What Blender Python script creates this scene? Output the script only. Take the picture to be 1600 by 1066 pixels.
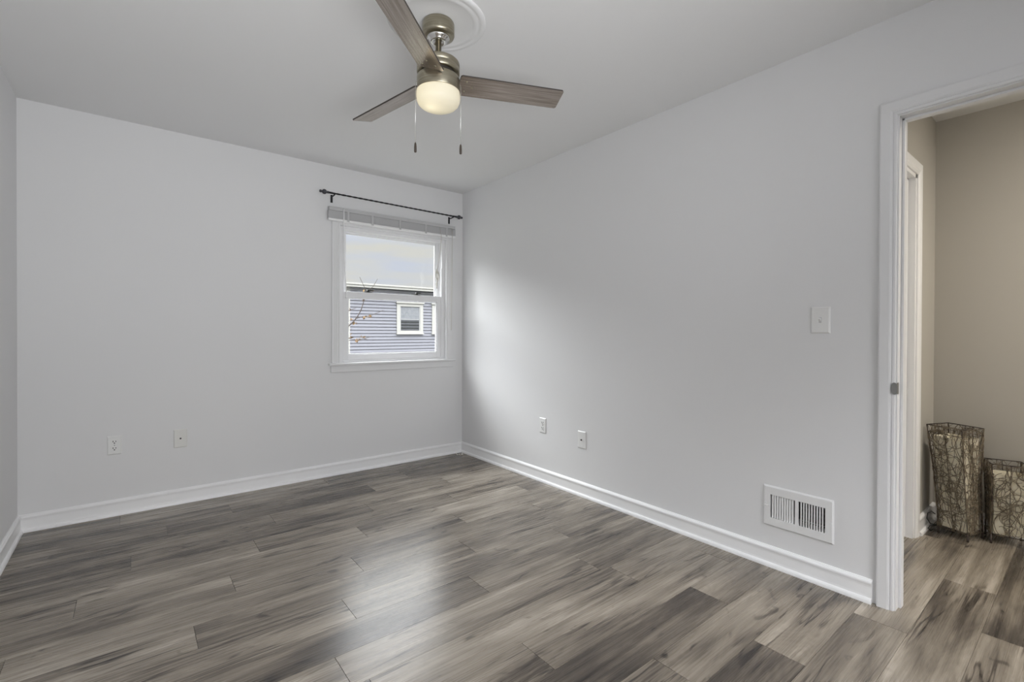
import bpy, bmesh, math, random
from mathutils import Vector, Matrix, Euler

for o in list(bpy.data.objects):
    bpy.data.objects.remove(o, do_unlink=True)
scene = bpy.context.scene
COL = scene.collection
PI = math.pi
R = math.radians

# ------------------------------------------------------------------ camera
YAW, PITCH, ROLL = 0.67480, -0.006351, 0.003563
CAM = Vector((-2.44374, -3.80958, 1.1435))
F_PX = 741.62
fw = Vector((math.sin(YAW) * math.cos(PITCH), math.cos(YAW) * math.cos(PITCH), math.sin(PITCH)))
r0 = Vector((math.cos(YAW), -math.sin(YAW), 0))
u0 = r0.cross(fw)
rt = math.cos(ROLL) * r0 + math.sin(ROLL) * u0
up = -math.sin(ROLL) * r0 + math.cos(ROLL) * u0
cam = bpy.data.cameras.new('camera')
cam.sensor_fit = 'HORIZONTAL'
cam.sensor_width = 36.0
cam.lens = 36.0 * F_PX / 1600.0
cam.shift_y = -10.49 / 1600.0
cam.clip_start = 0.02
cam.clip_end = 300
cob = bpy.data.objects.new('camera', cam)
COL.objects.link(cob)
m = Matrix.Identity(4)
for i in range(3):
    m[i][0], m[i][1], m[i][2], m[i][3] = rt[i], up[i], -fw[i], CAM[i]
cob.matrix_world = m
scene.camera = cob

# ------------------------------------------------------------------ colour management
vs = scene.view_settings
vs.view_transform = 'Standard'
vs.look = 'None'
vs.exposure = 0.0
vs.gamma = 1.0
vs.use_curve_mapping = False

# ------------------------------------------------------------------ sky (bright overcast, dimmer at the horizon)
SKY_LOW, SKY_HIGH = 0.72, 11.0
w = bpy.data.worlds.new('overcast_sky')
scene.world = w
w.use_nodes = True
nt = w.node_tree
nt.nodes.clear()
N, L = nt.nodes.new, nt.links.new
wo = N('ShaderNodeOutputWorld')
bg = N('ShaderNodeBackground')
tc = N('ShaderNodeTexCoord')
sep = N('ShaderNodeSeparateXYZ')
L(tc.outputs['Generated'], sep.inputs[0])
ramp = N('ShaderNodeMapRange')
ramp.interpolation_type = 'SMOOTHSTEP'
ramp.inputs['From Min'].default_value = 0.17
ramp.inputs['From Max'].default_value = 0.55
ramp.inputs['To Min'].default_value = SKY_LOW
ramp.inputs['To Max'].default_value = SKY_HIGH
L(sep.outputs[2], ramp.inputs['Value'])
mp = N('ShaderNodeMapping')
mp.inputs['Scale'].default_value = (2.2, 2.2, 13.0)
L(tc.outputs['Generated'], mp.inputs[0])
nz = N('ShaderNodeTexNoise')
nz.inputs['Scale'].default_value = 2.0
nz.inputs['Detail'].default_value = 4.0
L(mp.outputs[0], nz.inputs['Vector'])
cr = N('ShaderNodeValToRGB')
cr.color_ramp.elements[0].position = 0.38
cr.color_ramp.elements[0].color = (0.92, 0.97, 1.10, 1)
cr.color_ramp.elements[1].position = 0.62
cr.color_ramp.elements[1].color = (1.04, 1.02, 0.95, 1)
L(nz.outputs[0], cr.inputs[0])
L(cr.outputs[0], bg.inputs['Color'])
L(ramp.outputs[0], bg.inputs['Strength'])
L(bg.outputs[0], wo.inputs['Surface'])


# ------------------------------------------------------------------ lamps
def area_light(name, loc, target, sx, sy, power, color=(1, 1, 1), portal=False, spread=180):
    l = bpy.data.lights.new(name, 'AREA')
    l.shape = 'RECTANGLE'
    l.size, l.size_y = sx, sy
    l.energy = power
    l.color = color
    l.spread = R(spread)
    o = bpy.data.objects.new(name, l)
    COL.objects.link(o)
    o.location = loc
    o.rotation_euler = (Vector(target) - Vector(loc)).to_track_quat('-Z', 'Y').to_euler()
    if portal:
        l.cycles.is_portal = True
    return o


# daylight entering by the window, plus an added unseen fill light behind the camera
area_light('window_portal', (-0.665, 0.16, 1.43), (-0.665, -1, 1.43), 1.0, 1.15, 1.0, portal=True)
area_light('window_daylight', (-1.75, 2.6, 3.6), (-0.60, 0, 1.40), 2.1, 1.9, 265.0, (0.97, 0.985, 1.0))
area_light('rear_fill_light', (-1.5, -5.16, 1.50), (-1.75, 0, 0.95), 1.85, 1.2, 5.8, (0.965, 0.98, 1.0), spread=95)
# unseen fill light added behind the camera, aimed up to brighten the ceiling
area_light('ceiling_fill_light', (-2.15, -4.3, 0.95), (-2.1, -1.7, 2.44), 1.2, 0.7, 17.0, (0.965, 0.98, 1.0), spread=115)
area_light('hall_ceiling_lamp', (0.78, -4.7, 2.38), (0.78, -4.7, 0), 0.35, 0.35, 34.0, (1.0, 0.93, 0.82))


# ------------------------------------------------------------------ material helpers
def mat(name, color=(0.8, 0.8, 0.8), rough=0.5, metal=0.0, spec=0.5, emit=None, estr=0.0, bump=None):
    m = bpy.data.materials.new(name)
    m.use_nodes = True
    b = m.node_tree.nodes['Principled BSDF']
    b.inputs['Base Color'].default_value = (*color, 1)
    b.inputs['Roughness'].default_value = rough
    b.inputs['Metallic'].default_value = metal
    b.inputs['Specular IOR Level'].default_value = spec
    if emit:
        b.inputs['Emission Color'].default_value = (*emit, 1)
        b.inputs['Emission Strength'].default_value = estr
    if bump:
        sc, st, di = bump
        t = m.node_tree
        c = t.nodes.new('ShaderNodeTexCoord')
        n = t.nodes.new('ShaderNodeTexNoise')
        n.inputs['Scale'].default_value = sc
        n.inputs['Detail'].default_value = 3
        bp = t.nodes.new('ShaderNodeBump')
        bp.inputs['Strength'].default_value = st
        bp.inputs['Distance'].default_value = di
        t.links.new(c.outputs['Object'], n.inputs['Vector'])
        t.links.new(n.outputs[0], bp.inputs['Height'])
        t.links.new(bp.outputs[0], b.inputs['Normal'])
    return m


def grainy(name, c1, c2, scale, rough, metal=0.0, spec=0.4):
    """two-tone procedural material, noise stretched by scale=(sx,sy,sz) in object space"""
    m = mat(name, c1, rough, metal, spec)
    t = m.node_tree
    b = t.nodes['Principled BSDF']
    c = t.nodes.new('ShaderNodeTexCoord')
    mp = t.nodes.new('ShaderNodeMapping')
    mp.inputs['Scale'].default_value = scale
    n = t.nodes.new('ShaderNodeTexNoise')
    n.inputs['Scale'].default_value = 1.0
    n.inputs['Detail'].default_value = 5
    r = t.nodes.new('ShaderNodeValToRGB')
    r.color_ramp.elements[0].position = 0.35
    r.color_ramp.elements[0].color = (*c1, 1)
    r.color_ramp.elements[1].position = 0.65
    r.color_ramp.elements[1].color = (*c2, 1)
    t.links.new(c.outputs['Object'], mp.inputs[0])
    t.links.new(mp.outputs[0], n.inputs['Vector'])
    t.links.new(n.outputs[0], r.inputs[0])
    t.links.new(r.outputs[0], b.inputs['Base Color'])
    return m


M_WALL = mat('wall_paint', (0.77, 0.77, 0.775), 0.75, spec=0.25, bump=(260, 0.08, 0.001))
M_CEIL = mat('ceiling_paint', (0.79, 0.79, 0.79), 0.9, spec=0.2, bump=(180, 0.1, 0.001))
M_TRIM = mat('trim_paint', (0.76, 0.76, 0.765), 0.35, spec=0.5)
M_BASE = mat('baseboard_paint', (0.90, 0.90, 0.905), 0.35, spec=0.5)
M_VINYL = mat('window_vinyl', (0.82, 0.82, 0.83), 0.35, spec=0.5)
M_BEIGE = mat('hall_paint', (0.472, 0.450, 0.408), 0.75, spec=0.25, bump=(260, 0.08, 0.001))
M_HCEIL = mat('hall_ceiling_paint', (0.78, 0.78, 0.77), 0.9, spec=0.2)
M_PLATE = mat('plate_plastic', (0.80, 0.80, 0.79), 0.35, spec=0.5)
M_DARK = mat('dark_slot', (0.03, 0.03, 0.03), 0.7, spec=0.2)
M_REG = mat('register_enamel', (0.80, 0.80, 0.80), 0.35, spec=0.5)
M_DUCT = mat('duct_metal', (0.05, 0.05, 0.05), 0.6)
M_STEEL = mat('strike_steel', (0.30, 0.30, 0.29), 0.35, metal=0.9)
M_ROD = mat('rod_black_metal', (0.012, 0.012, 0.015), 0.45, spec=0.4)
M_FINIAL = mat('finial_dark', (0.05, 0.05, 0.06), 0.35, spec=0.5)
M_NICKEL = grainy('brushed_nickel', (0.33, 0.30, 0.225), (0.43, 0.395, 0.31), (8, 8, 220), 0.30, metal=1.0)
M_CHROME = mat('bright_collar', (0.75, 0.74, 0.72), 0.15, metal=1.0)
M_MEDAL = mat('medallion_plaster', (0.76, 0.76, 0.76), 0.6, spec=0.3)
M_BLIND = mat('blind_vinyl', (0.52, 0.52, 0.525), 0.45, spec=0.4)
M_BRAIL = mat('blind_rail', (0.86, 0.86, 0.86), 0.35, spec=0.4)
M_CORD = mat('blind_cord', (0.56, 0.54, 0.49), 0.8)
M_LOCK = mat('lock_bronze', (0.03, 0.03, 0.025), 0.4, spec=0.5)
M_TWIG = grainy('woven_twig', (0.12, 0.095, 0.066), (0.25, 0.205, 0.145), (40, 40, 40), 0.6)
M_FEET = mat('lamp_frame_iron', (0.035, 0.022, 0.018), 0.5)
M_LINER = grainy('cream_liner', (0.80, 0.74, 0.58), (0.86, 0.82, 0.69), (60, 60, 60), 0.85)
M_BLACKCORD = mat('black_cord', (0.012, 0.012, 0.012), 0.45)
M_CRUMB = mat('plaster_crumb', (0.75, 0.74, 0.70), 0.9)
M_DOORP = mat('door_paint', (0.82, 0.83, 0.84), 0.4, spec=0.4)

# brass-lit frosted shade: translucent glass around a bulb
M_SHADE = bpy.data.materials.new('frosted_glass')
M_SHADE.use_nodes = True
t = M_SHADE.node_tree
b = t.nodes['Principled BSDF']
b.inputs['Base Color'].default_value = (0.90, 0.88, 0.80, 1)
b.inputs['Roughness'].default_value = 0.3
b.inputs['Emission Color'].default_value = (1.0, 0.90, 0.66, 1)
b.inputs['Emission Strength'].default_value = 0.20
tr = t.nodes.new('ShaderNodeBsdfTranslucent')
tr.inputs['Color'].default_value = (1.0, 0.96, 0.84, 1)
mx = t.nodes.new('ShaderNodeMixShader')
mx.inputs[0].default_value = 0.55
t.links.new(b.outputs[0], mx.inputs[1])
t.links.new(tr.outputs[0], mx.inputs[2])
t.links.new(mx.outputs[0], t.nodes['Material Output'].inputs['Surface'])
M_BULB = mat('bulb', (1, 1, 1), 0.5, emit=(1.0, 0.90, 0.66), estr=3.8)

# fan blade: dark grey-brown brushed wood, grain along local x
M_BLADE = grainy('blade_wood', (0.31, 0.26, 0.22), (0.48, 0.425, 0.38), (5, 130, 10), 0.24, metal=0.9, spec=0.5)
M_BLADE_EDGE = mat('blade_edge', (0.05, 0.04, 0.035), 0.5)

# window glass (thin)
M_GLASS = bpy.data.materials.new('window_glass')
M_GLASS.use_nodes = True
t = M_GLASS.node_tree
t.nodes.remove(t.nodes['Principled BSDF'])
tb = t.nodes.new('ShaderNodeBsdfTransparent')
tb.inputs[0].default_value = (0.97, 0.98, 0.98, 1)
gb = t.nodes.new('ShaderNodeBsdfGlossy')
gb.inputs['Roughness'].default_value = 0.02
mg = t.nodes.new('ShaderNodeMixShader')
mg.inputs[0].default_value = 0.04
t.links.new(tb.outputs[0], mg.inputs[1])
t.links.new(gb.outputs[0], mg.inputs[2])
t.links.new(mg.outputs[0], t.nodes['Material Output'].inputs['Surface'])

M_WAND = mat('clear_wand', (0.85, 0.85, 0.86), 0.15, spec=0.6)
M_SIDING = mat('grey_siding', (0.138, 0.139, 0.159), 0.6)
M_HTRIM = mat('house_trim', (0.29, 0.284, 0.265), 0.6)
M_HWHITE = mat('house_window_white', (0.27, 0.27, 0.27), 0.5)
M_HGLASS = mat('house_dark_glass', (0.022, 0.024, 0.025), 0.25)
M_HBLIND = grainy('house_window_shade', (0.12, 0.128, 0.137), (0.165, 0.171, 0.18), (14, 14, 10), 0.7)
M_ROOF = mat('roof_shingle', (0.10, 0.10, 0.10), 0.9)
M_WIRE = mat('cable_black', (0.02, 0.02, 0.02), 0.6)
M_BARK = mat('bark', (0.03, 0.021, 0.016), 0.9)
M_LEAF = grainy('autumn_leaf', (0.10, 0.050, 0.016), (0.135, 0.085, 0.03), (9, 9, 9), 0.7)
M_GRASS = grainy('lawn', (0.05, 0.05, 0.035), (0.08, 0.08, 0.06), (3, 3, 3), 0.9)


# floor: grey-brown vinyl planks
def floor_material():
    m = bpy.data.materials.new('vinyl_plank')
    m.use_nodes = True
    t = m.node_tree
    NN, LL = t.nodes.new, t.links.new
    b = t.nodes['Principled BSDF']
    c = NN('ShaderNodeTexCoord')
    at = NN('ShaderNodeAttribute')
    at.attribute_name = 'seed'
    an = NN('ShaderNodeAttribute')
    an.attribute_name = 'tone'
    cmb = NN('ShaderNodeCombineXYZ')
    LL(at.outputs['Fac'], cmb.inputs[2])
    mul = NN('ShaderNodeVectorMath')
    mul.operation = 'MULTIPLY'
    mul.inputs[1].default_value = (1, 1, 37.0)
    LL(cmb.outputs[0], mul.inputs[0])
    add = NN('ShaderNodeVectorMath')
    add.operation = 'ADD'
    LL(c.outputs['Object'], add.inputs[0])
    LL(mul.outputs[0], add.inputs[1])

    def noise(scale, detail, dist=0.0, rough=0.55):
        mp = NN('ShaderNodeMapping')
        mp.inputs['Scale'].default_value = scale
        n = NN('ShaderNodeTexNoise')
        n.inputs['Scale'].default_value = 1.0
        n.inputs['Detail'].default_value = detail
        n.inputs['Roughness'].default_value = rough
        n.inputs['Distortion'].default_value = dist
        LL(add.outputs[0], mp.inputs[0])
        LL(mp.outputs[0], n.inputs['Vector'])
        return n.outputs[0]

    def math_(op, a, bb):
        n = NN('ShaderNodeMath')
        n.operation = op
        for i, v in enumerate((a, bb)):
            if isinstance(v, (int, float)):
                n.inputs[i].default_value = v
            else:
                LL(v, n.inputs[i])
        return n.outputs[0]

    blotch = noise((1.5, 6.0, 1), 2.0, 0.4)
    streak = noise((1.3, 26.0, 1), 4.0, 0.6)
    fine = noise((3.5, 170.0, 1), 3.0, 0.2, 0.6)
    knot = noise((4.5, 11.0, 1), 2.5, 1.6)
    v = math_('ADD', math_('MULTIPLY', math_('SUBTRACT', blotch, 0.5), 1.05), math_('MULTIPLY', math_('SUBTRACT', streak, 0.5), 0.85))
    v = math_('ADD', v, math_('MULTIPLY', math_('SUBTRACT', fine, 0.5), 0.24))
    kn = NN('ShaderNodeMapRange')
    kn.inputs['From Min'].default_value = 0.64
    kn.inputs['From Max'].default_value = 0.76
    kn.inputs['To Min'].default_value = 0.0
    kn.inputs['To Max'].default_value = 0.38
    LL(knot, kn.inputs['Value'])
    v = math_('SUBTRACT', v, kn.outputs[0])
    # cathedral grain: contour lines of a stretched noise field
    field = noise((0.9, 5.5, 1), 1.5, 0.8)
    sx = NN('ShaderNodeSeparateXYZ')
    LL(c.outputs['Object'], sx.inputs[0])
    ph = math_('ADD', math_('MULTIPLY', sx.outputs[1], 150.0), math_('MULTIPLY', field, 150.0))
    v = math_('ADD', v, math_('MULTIPLY', math_('SINE', ph, 0.0), 0.026))
    # thin dark cracks and mineral streaks
    ck = noise((0.8, 13.0, 1), 3.0, 0.5)
    rd = NN('ShaderNodeMapRange')
    rd.inputs['From Min'].default_value = 0.0
    rd.inputs['From Max'].default_value = 0.022
    rd.inputs['To Min'].default_value = 0.42
    rd.inputs['To Max'].default_value = 0.0
    LL(math_('ABSOLUTE', math_('SUBTRACT', ck, 0.5), 0.0), rd.inputs['Value'])
    mk = NN('ShaderNodeMapRange')
    mk.inputs['From Min'].default_value = 0.50
    mk.inputs['From Max'].default_value = 0.62
    LL(noise((1.9, 4.0, 1), 1.0), mk.inputs['Value'])
    v = math_('SUBTRACT', v, math_('MULTIPLY', rd.outputs[0], mk.outputs[0]))
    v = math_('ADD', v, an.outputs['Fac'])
    r = NN('ShaderNodeValToRGB')
    e = r.color_ramp.elements
    e[0].position = 0.0
    e[0].color = (0.036, 0.030, 0.026, 1)
    e[1].position = 1.0
    e[1].color = (0.54, 0.485, 0.42, 1)
    for pos, colr in ((0.28, (0.095, 0.079, 0.064, 1)), (0.5, (0.212, 0.181, 0.145, 1)), (0.72, (0.330, 0.288, 0.236, 1))):
        k = e.new(pos)
        k.color = colr
    LL(v, r.inputs[0])
    LL(r.outputs[0], b.inputs['Base Color'])
    rr = NN('ShaderNodeMapRange')
    rr.inputs['To Min'].default_value = 0.23
    rr.inputs['To Max'].default_value = 0.32
    LL(fine, rr.inputs['Value'])
    LL(rr.outputs[0], b.inputs['Roughness'])
    b.inputs['Specular IOR Level'].default_value = 0.5
    bp = NN('ShaderNodeBump')
    bp.inputs['Strength'].default_value = 0.14
    bp.inputs['Distance'].default_value = 0.0012
    LL(fine, bp.inputs['Height'])
    LL(bp.outputs[0], b.inputs['Normal'])
    return m


M_FLOOR = floor_material()


# ------------------------------------------------------------------ mesh builder
class MB:
    def __init__(s):
        s.v, s.f, s.mi, s.sm = [], [], [], []

    def add(s, verts, faces, mi=0, smooth=False):
        o = len(s.v)
        s.v += [tuple(v) for v in verts]
        for f in faces:
            s.f.append(tuple(i + o for i in f))
            s.mi.append(mi)
            s.sm.append(smooth)
        return s

    def box(s, a, b, mi=0):
        x0, y0, z0 = [min(a[i], b[i]) for i in range(3)]
        x1, y1, z1 = [max(a[i], b[i]) for i in range(3)]
        v = [(x0, y0, z0), (x1, y0, z0), (x1, y1, z0), (x0, y1, z0), (x0, y0, z1), (x1, y0, z1), (x1, y1, z1), (x0, y1, z1)]
        f = [(0, 3, 2, 1), (4, 5, 6, 7), (0, 1, 5, 4), (1, 2, 6, 5), (2, 3, 7, 6), (3, 0, 4, 7)]
        return s.add(v, f, mi)

    def cbox(s, c, half, mat4=None, mi=0):
        vs = []
        for dz in (-1, 1):
            for dx, dy in ((-1, -1), (1, -1), (1, 1), (-1, 1)):
                p = Vector((dx * half[0], dy * half[1], dz * half[2]))
                if mat4 is not None:
                    p = mat4 @ p
                vs.append(Vector(c) + p)
        f = [(0, 3, 2, 1), (4, 5, 6, 7), (0, 1, 5, 4), (1, 2, 6, 5), (2, 3, 7, 6), (3, 0, 4, 7)]
        return s.add(vs, f, mi)

    def prism(s, pts, fn, t0, t1, mi=0, smooth=False):
        """closed 2D outline pts; fn(a,b,t)->3D; extruded from t0 to t1"""
        n = len(pts)
        v = [fn(a, b, t0) for a, b in pts] + [fn(a, b, t1) for a, b in pts]
        f = [(i, (i + 1) % n, n + (i + 1) % n, n + i) for i in range(n)]
        s.add(v, f, mi, smooth)
        s.add(v, [tuple(range(n - 1, -1, -1)), tuple(range(n, 2 * n))], mi)
        return s

    def lathe(s, prof, c=(0, 0, 0), n=40, mi=0, axis='Z', smooth=True, closed=False):
        """prof: list of (radius, height)"""
        rings = []
        v = []
        for r_, h in prof:
            if r_ < 1e-6:
                rings.append([len(v)])
                v.append((0, 0, h))
            else:
                rings.append(list(range(len(v), len(v) + n)))
                v += [(r_ * math.cos(2 * PI * k / n), r_ * math.sin(2 * PI * k / n), h) for k in range(n)]
        f = []
        for a, b in zip(rings, rings[1:]):
            for k in range(n):
                k2 = (k + 1) % n
                if len(a) == 1 and len(b) == 1:
                    continue
                if len(a) == 1:
                    f.append((a[0], b[k], b[k2]))
                elif len(b) == 1:
                    f.append((a[k], b[0], a[k2]))
                else:
                    f.append((a[k], b[k], b[k2], a[k2]))
        if axis == 'X':
            v = [(z, x, y) for x, y, z in v]
        elif axis == 'Y':
            v = [(y, z, x) for x, y, z in v]
        v = [(x + c[0], y + c[1], z + c[2]) for x, y, z in v]
        return s.add(v, f, mi, smooth)

    def tube(s, pts, rad, n=8, mi=0, cap=True, closed=False, smooth=True):
        pts = [Vector(p) for p in pts]
        m_ = len(pts)
        rads = rad if isinstance(rad, (list, tuple)) else [rad] * m_
        v, f = [], []
        prev = None
        for i, p in enumerate(pts):
            if closed:
                d = pts[(i + 1) % m_] - pts[i - 1]
            else:
                d = pts[min(i + 1, m_ - 1)] - pts[max(i - 1, 0)]
            if d.length < 1e-9:
                d = Vector((0, 0, 1))
            d.normalize()
            if prev is None:
                a = Vector((0, 0, 1)) if abs(d.z) < 0.9 else Vector((1, 0, 0))
                x = d.cross(a).normalized()
            else:
                x = (prev - d * prev.dot(d))
                x = x.normalized() if x.length > 1e-6 else d.orthogonal().normalized()
            prev = x
            y = d.cross(x)
            for k in range(n):
                an = 2 * PI * k / n
                v.append(p + (x * math.cos(an) + y * math.sin(an)) * rads[i])
        for i in range(m_ if closed else m_ - 1):
            j = (i + 1) % m_
            for k in range(n):
                k2 = (k + 1) % n
                f.append((i * n + k, i * n + k2, j * n + k2, j * n + k))
        if cap and not closed:
            f.append(tuple(range(n - 1, -1, -1)))
            f.append(tuple((m_ - 1) * n + k for k in range(n)))
        return s.add(v, f, mi, smooth)

    def build(s, name, mats, parent=None, bevel=0.0, origin=None, bseg=2):
        me = bpy.data.meshes.new(name)
        v = s.v
        if origin is not None:
            v = [(a - origin[0], b - origin[1], c - origin[2]) for a, b, c in v]
        me.from_pydata(v, [], s.f)
        for mm in (mats if isinstance(mats, (list, tuple)) else [mats]):
            me.materials.append(mm)
        me.polygons.foreach_set('material_index', s.mi)
        me.polygons.foreach_set('use_smooth', s.sm)
        bm = bmesh.new()
        bm.from_mesh(me)
        bmesh.ops.recalc_face_normals(bm, faces=bm.faces)
        bm.to_mesh(me)
        bm.free()
        o = bpy.data.objects.new(name, me)
        COL.objects.link(o)
        if origin is not None:
            o.location = origin
        if parent is not None:
            o.parent = parent
            if origin is None:
                o.matrix_parent_inverse = Matrix.Translation(parent_world(parent)).inverted()
            else:
                o.location = Vector(origin) - parent_world(parent)
        if bevel:
            md = o.modifiers.new('bevel', 'BEVEL')
            md.width = bevel
            md.segments = bseg
            md.limit_method = 'ANGLE'
            md.angle_limit = R(40)
            md.harden_normals = False
        return o


def parent_world(p):
    """world position of a (never rotated) root or part while building"""
    v = Vector(p.location)
    q = p
    if q.parent is not None:
        v = parent_world(q.parent) + (q.matrix_parent_inverse.to_translation() + v)
    return v


def tag(o, label=None, cat=None, group=None, kind=None):
    if label:
        o['label'] = label
    if cat:
        o['category'] = cat
    if group:
        o['group'] = group
    if kind:
        o['kind'] = kind
    return o


def thing(name, loc, label=None, cat=None, group=None, kind=None):
    o = bpy.data.objects.new(name, None)
    COL.objects.link(o)
    o.location = loc
    o.empty_display_size = 0.05
    return tag(o, label, cat, group, kind)


def copy_tree(o, parent=None):
    c = o.copy()
    COL.objects.link(c)
    if parent is not None:
        c.parent = parent
    for ch in list(o.children):
        copy_tree(ch, c)
    return c


# ------------------------------------------------------------------ room dimensions
H = 2.44
W = 2.948           # room width
YR = -5.00          # wall behind the camera
TW = 0.10           # wall thickness
HX = 1.42           # far wall of the hall
HY = -3.150         # end wall of the hall
HYE = -6.2
DY0, DY1, DZ = -3.280, -4.060, 2.027   # clear door opening
WX0, WX1, WZ0, WZ1 = -1.150, -0.180, 0.885, 1.985   # window opening


def wall_mesh(us, ue, zs, ze, holes, fn, t0, t1):
    """wall slab with rectangular holes; fn(u,z,t)->3D"""
    U = sorted({us, ue, *[h[0] for h in holes], *[h[1] for h in holes]})
    Z = sorted({zs, ze, *[h[2] for h in holes], *[h[3] for h in holes]})

    def solid(i, j):
        if not (0 <= i < len(U) - 1 and 0 <= j < len(Z) - 1):
            return False
        cu, cz = (U[i] + U[i + 1]) / 2, (Z[j] + Z[j + 1]) / 2
        return not any(h[0] < cu < h[1] and h[2] < cz < h[3] for h in holes)
    mb = MB()
    idx = {}

    def vi(i, j, k):
        if (i, j, k) not in idx:
            idx[(i, j, k)] = len(mb.v)
            mb.v.append(fn(U[i], Z[j], (t0, t1)[k]))
        return idx[(i, j, k)]

    def q(*c):
        mb.f.append(tuple(vi(*x) for x in c))
        mb.mi.append(0)
        mb.sm.append(False)
    for i in range(len(U) - 1):
        for j in range(len(Z) - 1):
            if not solid(i, j):
                continue
            q((i, j, 0), (i + 1, j, 0), (i + 1, j + 1, 0), (i, j + 1, 0))
            q((i, j, 1), (i, j + 1, 1), (i + 1, j + 1, 1), (i + 1, j, 1))
            if not solid(i - 1, j):
                q((i, j, 0), (i, j + 1, 0), (i, j + 1, 1), (i, j, 1))
            if not solid(i + 1, j):
                q((i + 1, j, 0), (i + 1, j, 1), (i + 1, j + 1, 1), (i + 1, j + 1, 0))
            if not solid(i, j - 1):
                q((i, j, 0), (i, j, 1), (i + 1, j, 1), (i + 1, j, 0))
            if not solid(i, j + 1):
                q((i, j + 1, 0), (i + 1, j + 1, 0), (i + 1, j + 1, 1), (i, j + 1, 1))
    return mb


def struct(o):
    o['kind'] = 'structure'
    return o


VY0, VY1, VZ0, VZ1 = -3.030, -2.790, 0.235, 0.352       # register opening in the right wall
struct(wall_mesh(-W - TW, 0.0, -0.02, H, [(WX0, WX1, WZ0, WZ1)], lambda u, z, t: (u, t, z), 0.0, 0.14).build('wall_back', M_WALL))
struct(wall_mesh(YR, 0.14, -0.02, H, [(DY1 - 0.018, DY0 + 0.018, -0.03, DZ + 0.018), (VY0, VY1, VZ0, VZ1)],
                 lambda u, z, t: (t, u, z), 0.0, TW).build('wall_right', M_WALL))
struct(wall_mesh(YR, 0.0, -0.02, H, [], lambda u, z, t: (t, u, z), -W - TW, -W).build('wall_left', M_WALL))
struct(wall_mesh(-W - TW, TW, -0.02, H, [(-2.45, -0.55, 0.85, 2.1)], lambda u, z, t: (u, t, z), YR - 0.14, YR).build('wall_rear', M_WALL))
# hall shell
struct(wall_mesh(TW, HX, -0.02, H, [(0.10 + 0.04, 0.955, -0.03, 2.02)], lambda u, z, t: (u, t, z), HY, HY + 0.1).build('wall_hall_end', M_BEIGE))
struct(wall_mesh(HYE, HY + 0.1, -0.02, H, [], lambda u, z, t: (t, u, z), HX, HX + 0.1).build('wall_hall_far', M_BEIGE))
struct(wall_mesh(TW, HX + 0.1, -0.02, H, [], lambda u, z, t: (u, t, z), HYE - 0.1, HYE).build('wall_hall_near_end', M_BEIGE))
struct(wall_mesh(HYE, YR, -0.02, H, [], lambda u, z, t: (t, u, z), 0.0, TW).build('wall_hall_side', M_BEIGE))
# ceilings
struct(MB().box((-W - TW, YR - 0.14, H), (0.001 + TW, 0.14, H + 0.1)).build('ceiling', M_CEIL))
struct(MB().box((TW + 0.001, HYE - 0.1, H), (HX + 0.1, HY + 0.1, H + 0.1)).build('ceiling_hall', M_HCEIL))


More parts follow.
